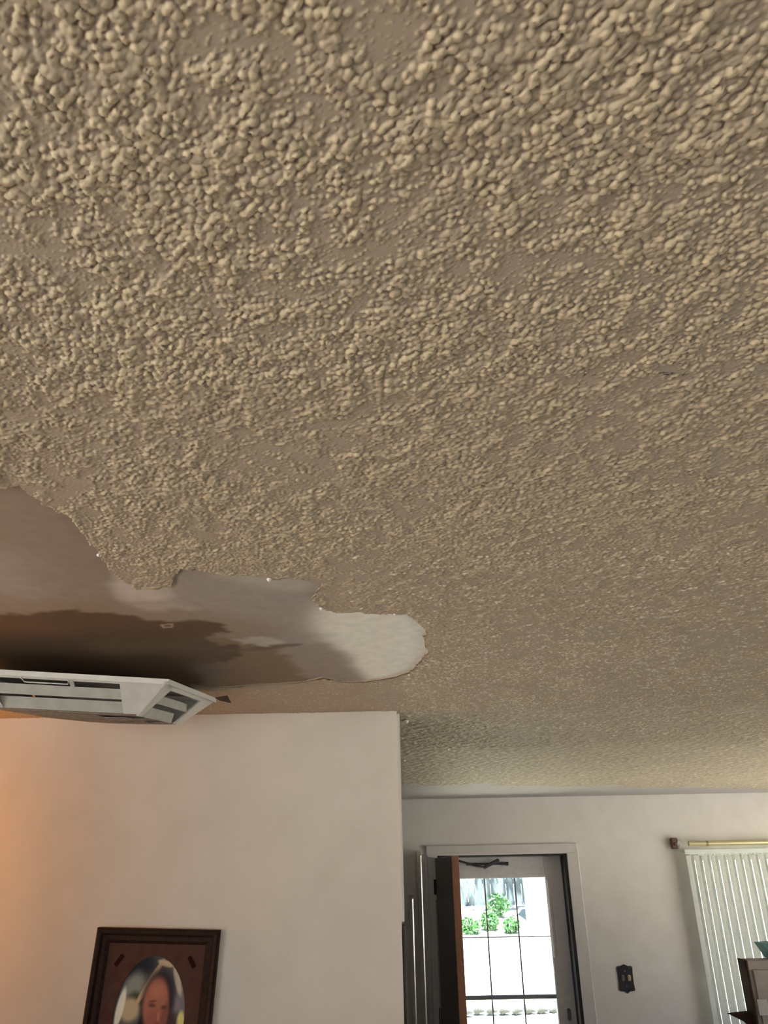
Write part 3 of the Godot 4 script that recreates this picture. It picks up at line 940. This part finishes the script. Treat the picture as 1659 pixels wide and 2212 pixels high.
func portrait() -> Image:
	var w := 104
	var h := 158
	var im := Image.create(w, h, false, Image.FORMAT_RGB8)
	# soft shapes in cells: [cx, cy, rx, ry, turn, colour, softness]
	var spots := [
		[20, 10, 40, 22, 0.0, Color8(38, 42, 52), 0.5],
		[24, 40, 16, 24, 0.35, Color8(142, 148, 146), 0.6],
		[28, 58, 14, 14, 0.2, Color8(60, 66, 56), 0.6],
		[22, 68, 17, 17, 0.4, Color8(192, 180, 152), 0.4],
		[8, 66, 6, 28, 0.14, Color8(240, 240, 232), 0.3],
		[96, 50, 12, 30, -0.2, Color8(120, 118, 128), 0.5],
		[87, 30, 5, 24, -0.35, Color8(196, 188, 178), 0.4],
		[67, 9, 14, 4.5, 0.25, Color8(206, 188, 164), 0.4],
		[46, 34, 4.5, 40, 0.52, Color8(198, 174, 150), 0.3],
		[84, 60, 14, 12, 0.0, Color8(138, 130, 142), 0.5],
		[98, 88, 7, 22, 0.0, Color8(226, 222, 150), 0.3],
		[62, 58, 26, 46, 0.05, Color8(52, 44, 52), 0.3],
		[44, 98, 12, 44, 0.25, Color8(40, 34, 46), 0.3],
		[80, 96, 16, 34, -0.1, Color8(72, 52, 56), 0.4],
		[16, 118, 20, 34, 0.2, Color8(150, 112, 104), 0.4],
		[56, 122, 14, 26, 0.0, Color8(122, 76, 66), 0.4],
		[59, 60, 20, 36, 0.02, Color8(172, 112, 96), 0.25],
		[60, 84, 15, 22, 0.08, Color8(160, 98, 88), 0.5],
		[74, 76, 6, 22, 0.1, Color8(140, 86, 80), 0.6],
		[60, 44, 13, 10, 0.0, Color8(184, 124, 106), 0.7],
		[54, 62, 6, 3.2, 0.1, Color8(104, 70, 64), 0.7],
		[72, 64, 5.5, 3.2, -0.1, Color8(100, 68, 64), 0.7],
		[54, 57, 7, 1.6, -0.1, Color8(110, 74, 66), 0.7],
		[65, 76, 2.4, 9, 0.0, Color8(188, 126, 108), 0.8],
		[64, 83, 4, 2, 0.0, Color8(136, 82, 76), 0.7],
		[62, 91, 8, 2.6, 0.05, Color8(138, 66, 68), 0.6],
		[78, 118, 14, 12, 0.0, Color8(34, 30, 46), 0.4],
		[52, 146, 50, 22, 0.0, Color8(48, 36, 46), 0.4],
	]
	for j in h:
		for i in w:
			var c := Color8(92, 94, 98)
			for s in spots:
				var d := Vector2(i - s[0], j - s[1]).rotated(-s[4])
				var r := Vector2(d.x / s[2], d.y / s[3]).length()
				var k := 1.0 - smoothstep(1.0 - s[6], 1.0 + s[6] * 0.4, r)
				if k > 0.0: c = c.lerp(s[5], k)
			im.set_pixel(i, j, c)
	return im

# ------------------------------------------------------------------ switch plate, cabinet
func build_small_things() -> void:
	var sw := thing("light_switch", "dark ornate metal switch plate with a beige rocker beside the door", "light switch", Vector3(1.609, 1.248, FAR))
	var out := pairs([-0.056, -0.066, -0.050, -0.074, -0.02, -0.076, 0.0, -0.088, 0.02, -0.076, 0.050, -0.074, 0.056, -0.066, 0.052, -0.03, 0.052, 0.03, 0.056, 0.066, 0.050, 0.074, 0.025, 0.076, 0.0, 0.086, -0.025, 0.076, -0.050, 0.074, -0.056, 0.066, -0.052, 0.03, -0.052, -0.03])
	var s := Shape.new()
	s.prism(out, 0.0, 0.006)
	var iron := mat(Color(0.035, 0.033, 0.042), 0.45, 0.5)
	put("plate", s, iron, sw)
	s = Shape.new()
	for y in [-0.058, 0.058]:
		s = Shape.new()
		s.tube([Vector3(-0.042, y, 0.006), Vector3(-0.02, y * 1.08, 0.009), Vector3(0, y * 1.22, 0.010), Vector3(0.02, y * 1.08, 0.009), Vector3(0.042, y, 0.006)], 0.004, 6)
		put("scroll", s, iron, sw)
	for a in [[-0.020, Color(0.14, 0.13, 0.13)], [0.024, Color(0.52, 0.38, 0.25)]]:
		s = Shape.new()
		s.box(Vector3(a[0], 0.004, 0.009), Vector3(0.022, 0.038, 0.014), 0.005, Basis(Vector3.RIGHT, 0.25))
		put("toggle", s, mat(a[1], 0.45), sw)
	for y in [-0.045, 0.045]:
		s = Shape.new()
		s.tube([Vector3(0.0, y, 0.006), Vector3(0.0, y, 0.008)], 0.004, 8)
		put("screw", s, mat(Color(0.3, 0.28, 0.25), 0.35, 0.8), sw)
	# shallow cabinet in front of the blind
	var cab := thing("wall_cabinet", "tall shallow grey brown cabinet standing in front of the vertical blind", "cabinet", Vector3(1.96, 0, -5.0))
	var front := mottled(Color(0.31, 0.265, 0.245), 0.7, 91, 0.12, 0.5)
	var brown := wood(Color(0.065, 0.042, 0.032), Color(0.035, 0.022, 0.018), 0.9, 92, Vector3(1.5, 12, 1), 0.2)
	var c := Shape.new()
	c.box(Vector3(0.38, 0.733, 0.0), Vector3(0.74, 1.466, 0.10), 0.004)
	put("body", c, front, cab)
	c = Shape.new()
	c.box(Vector3(0.005, 0.733, 0.0), Vector3(0.012, 1.47, 0.112), 0.003)
	put("side_panel", c, brown, cab)
	c = Shape.new()
	c.box(Vector3(0.38, 0.72, 0.054), Vector3(0.70, 1.40, 0.012), 0.004)
	put("door", c, front, cab)
	c = Shape.new()
	c.box(Vector3(0.045, 1.245, 0.064), Vector3(0.055, 0.075, 0.008), 0.002)
	put("label_plate", c, mottled(Color(0.40, 0.38, 0.37), 0.5, 93, 0.1, 0.1), cab)
	c = Shape.new()
	c.prism(pairs([-0.115, 1.205, 0.01, 1.215, 0.01, 1.12, -0.03, 1.165]), -0.05, 0.0)
	put("corner_bracket", c, brown, cab)
	var teal := Shape.new()
	teal.prism(pairs([0.0, 0.078, 0.30, 0.09, 0.31, 0.0, 0.045, 0.0]), -0.06, 0.06)
	var t := put("storage_box", teal, mottled(Color(0.035, 0.17, 0.165), 0.5, 94, 0.15, 0.2))
	t.position = Vector3(2.075, 1.468, -5.0)
	tag(t, "teal box with a slanted end lying on top of the cabinet", "box")

# ------------------------------------------------------------------ floor lamp left of the picture, out of the frame
func build_lamp() -> void:
	var lamp := thing("floor_lamp", "brass floor lamp with a glowing amber glass globe", "floor lamp", Vector3(-1.72, 0, -2.3))
	var brass := mat(Color(0.45, 0.34, 0.16), 0.3, 0.9)
	var s := Shape.new()
	s.lathe(Vector3.ZERO, [Vector2(0, 0.0), Vector2(0.15, 0.0), Vector2(0.15, 0.015), Vector2(0.05, 0.03), Vector2(0.014, 0.06), Vector2(0.014, 0.07)], 24)
	put("base", s, brass, lamp)
	s = Shape.new()
	s.tube([Vector3(0, 0.06, 0), Vector3(0, 1.86, 0)], 0.012, 12)
	put("pole", s, brass, lamp)
	s = Shape.new()
	var prof := []
	for k in 13: prof.append(Vector2(0.11 * sin(PI * k / 12.0), -0.11 * cos(PI * k / 12.0)))
	s.lathe(Vector3(0, 1.97, 0), prof, 24)
	var glow := mat(Color(0.9, 0.7, 0.45), 0.5)
	glow.emission_enabled = true
	glow.emission = Color(1.0, 0.58, 0.22)
	glow.emission_energy_multiplier = 0.8
	put("lamp_globe", s, glow, lamp)
	var l := OmniLight3D.new()
	l.name = "lamp_light"
	l.light_color = Color(1.0, 0.62, 0.14)
	l.light_energy = 0.10
	l.light_size = 0.11
	l.omni_range = 12.0
	l.omni_attenuation = 2.0
	l.shadow_enabled = true
	l.position = Vector3(0, 1.97, 0)
	lamp.add_child(l)

# ------------------------------------------------------------------ bookcase added out of view to shade the corner by the lamp
func build_daylight_blocker() -> void:
	var o := thing("daylight_blocker", "tall dark wooden bookcase with empty shelves added unseen to keep daylight off the lamp corner", "daylight_blocker", Vector3(-2.0, 0, -1.62))
	var m := wood(Color(0.20, 0.12, 0.07), Color(0.12, 0.07, 0.04), 0.6, 96)
	for x in [-0.41, 0.41]:
		var s := Shape.new()
		s.box(Vector3(x, 1.08, 0), Vector3(0.022, 2.16, 0.30), 0.003)
		put("side_panel", s, m, o)
	var b := Shape.new()
	b.box(Vector3(0, 1.08, -0.144), Vector3(0.80, 2.14, 0.010))
	put("back_panel", b, m, o)
	for k in 6:
		var s := Shape.new()
		s.box(Vector3(0, 0.06 + k * 0.415, 0.004), Vector3(0.798, 0.022, 0.285), 0.002)
		put("shelf", s, m, o)

# ------------------------------------------------------------------ yard seen through the storm door
func leaf_mass(rng: RandomNumberGenerator, count: int, size: Vector3, leaf: float) -> Shape:
	var s := Shape.new()
	for k in count:
		var d := Vector3(rng.randfn(), rng.randfn(), rng.randfn()).normalized() * pow(rng.randf(), 0.4)
		var p := d * size + Vector3(0, size.y, 0)
		var a := Vector3(rng.randfn(), rng.randfn(), rng.randfn()).normalized()
		var b := a.cross(Vector3(rng.randfn(), rng.randfn(), rng.randfn())).normalized()
		var n := a.cross(b)
		var l := leaf * rng.randf_range(0.6, 1.4)
		s.quad(p - a * l, p + b * l * 0.4 + n * l * 0.15, p + a * l, p - b * l * 0.4 + n * l * 0.15, n)
	return s

func bank(d: float) -> float:
	return maxf(-0.15, 0.126 * (d - 6.9))

func build_yard() -> void:
	var rng := RandomNumberGenerator.new()
	rng.seed = 77
	var s := Shape.new()
	s.box(Vector3(0, -0.25, 26.8), Vector3(120, 0.2, 66.4))
	var g := setting(put("ground", s, mottled(Color(0.50, 0.49, 0.45), 0.9, 101, 0.25, 2.0)))
	g.set_meta("label", "pale dry lawn behind the house")
	# bank rising away from the front door
	var bumps := FastNoiseLite.new()
	bumps.seed = 6
	bumps.frequency = 0.35
	var b := Shape.new()
	var nx := 44
	var nz := 40
	var at := func(i: int, k: int) -> Vector3:
		var d := 6.42 + k * 0.42
		var x := -20.0 + i * 1.0
		return Vector3(x, bank(d) + (0.07 * bumps.get_noise_2d(x, d) if d > 7.5 else 0.0), -d)
	for k in nz:
		for i in nx:
			b.quad(at.call(i, k), at.call(i + 1, k), at.call(i + 1, k + 1), at.call(i, k + 1), Vector3.UP)
	setting(put("ground_bank", b, mottled(Color(0.54, 0.56, 0.47), 0.9, 102, 0.2, 1.5))).set_meta("label", "pale sunlit bank rising beyond the storm door")
	# far fence of upright boards
	var fence := thing("board_fence", "blue grey upright board fence at the top of the bank", "fence", Vector3(0, bank(17.0), -17.0))
	var bm := Shape.new()
	bm.box(Vector3(0, 0.85, 0), Vector3(0.145, 1.9, 0.02), 0.003)
	var mesh_ := bm.mesh()
	var stains := [mottled(Color(0.085, 0.125, 0.155), 0.8, 103, 0.2, 0.5), mottled(Color(0.10, 0.14, 0.17), 0.8, 104, 0.2, 0.5)]
	for k in 48:
		var o := MeshInstance3D.new()
		o.name = "board"
		o.mesh = mesh_
		o.material_override = stains[k % 2]
		o.position = Vector3(-1.6 + 0.152 * k, rng.randf_range(-0.03, 0.03), 0)
		fence.add_child(o, true)
	for y in [0.45, 1.35]:
		var r := Shape.new()
		r.box(Vector3(2.0, y, -0.03), Vector3(7.4, 0.09, 0.04), 0.004)
		put("rail", r, stains[0], fence)
	# pale tree
	var tree := thing("tree", "pale barked tree in front of the board fence", "tree", Vector3(2.62, bank(15.6) - 0.05, -15.6))
	var tr := Shape.new()
	tr.tube([Vector3(0.12, 0, 0), Vector3(0.05, 0.2, 0), Vector3(0, 0.5, 0), Vector3(-0.05, 1.2, 0), Vector3(-0.12, 2.4, 0.1), Vector3(-0.05, 4.0, 0.1)], [0.34, 0.27, 0.21, 0.19, 0.16, 0.09], 12)
	put("trunk", tr, mottled(Color(0.62, 0.58, 0.52), 0.9, 105, 0.3, 0.3), tree)
	var green := mottled(Color(0.08, 0.26, 0.09), 0.6, 106, 0.3, 0.4)
	green.backlight_enabled = true
	green.backlight = Color(0.3, 0.5, 0.15)
	var cr := put("crown", leaf_mass(rng, 500, Vector3(1.4, 1.0, 1.4), 0.12), green, tree)
	cr.position = Vector3(0, 3.3, 0)
	# [x, distance, half width, height, leaves, label]
	for p in [[1.30, 14.7, 0.20, 0.26, 330, "low round green shrub beside the open front door edge"], [1.68, 15.0, 0.17, 0.30, 330, "middle one of the low green shrubs under the board fence"], [2.02, 14.8, 0.15, 0.24, 300, "low green shrub next to the foot of the pale tree"], [1.98, 16.1, 0.24, 0.42, 300, "taller yellow green shrub against the board fence"], [2.98, 14.6, 0.13, 0.15, 80, "tiny green tuft on the far side of the pale tree"]]:
		var sh := put("shrub", leaf_mass(rng, p[4], Vector3(p[2], p[3] / 2, p[2]), 0.045), green)
		sh.position = Vector3(p[0], bank(p[1]) - 0.03, -p[1])
		tag(sh, p[5], "shrub", "shrubs below the fence")
	var rock := mottled(Color(0.09, 0.105, 0.115), 0.9, 107, 0.4, 0.15)
	for k in 9:
		var st := Shape.new()
		st.tube([Vector3(-0.07, 0, 0), Vector3(-0.045, 0.015, 0), Vector3(0.015, 0.022, 0), Vector3(0.06, 0.005, 0)], [0.02, 0.05 + rng.randf() * 0.015, 0.042, 0.015], 7)
		var o := put("edging_stone", st, rock)
		var x := 0.70 + 0.145 * k
		o.position = Vector3(x, bank(10.45) + 0.02, -10.45 + rng.randf_range(-0.05, 0.05))
		o.rotation.y = rng.randf_range(-0.3, 0.3)
		tag(o, "grey edging stone in the row across the pale bank", "stone", "edging stones on the bank")
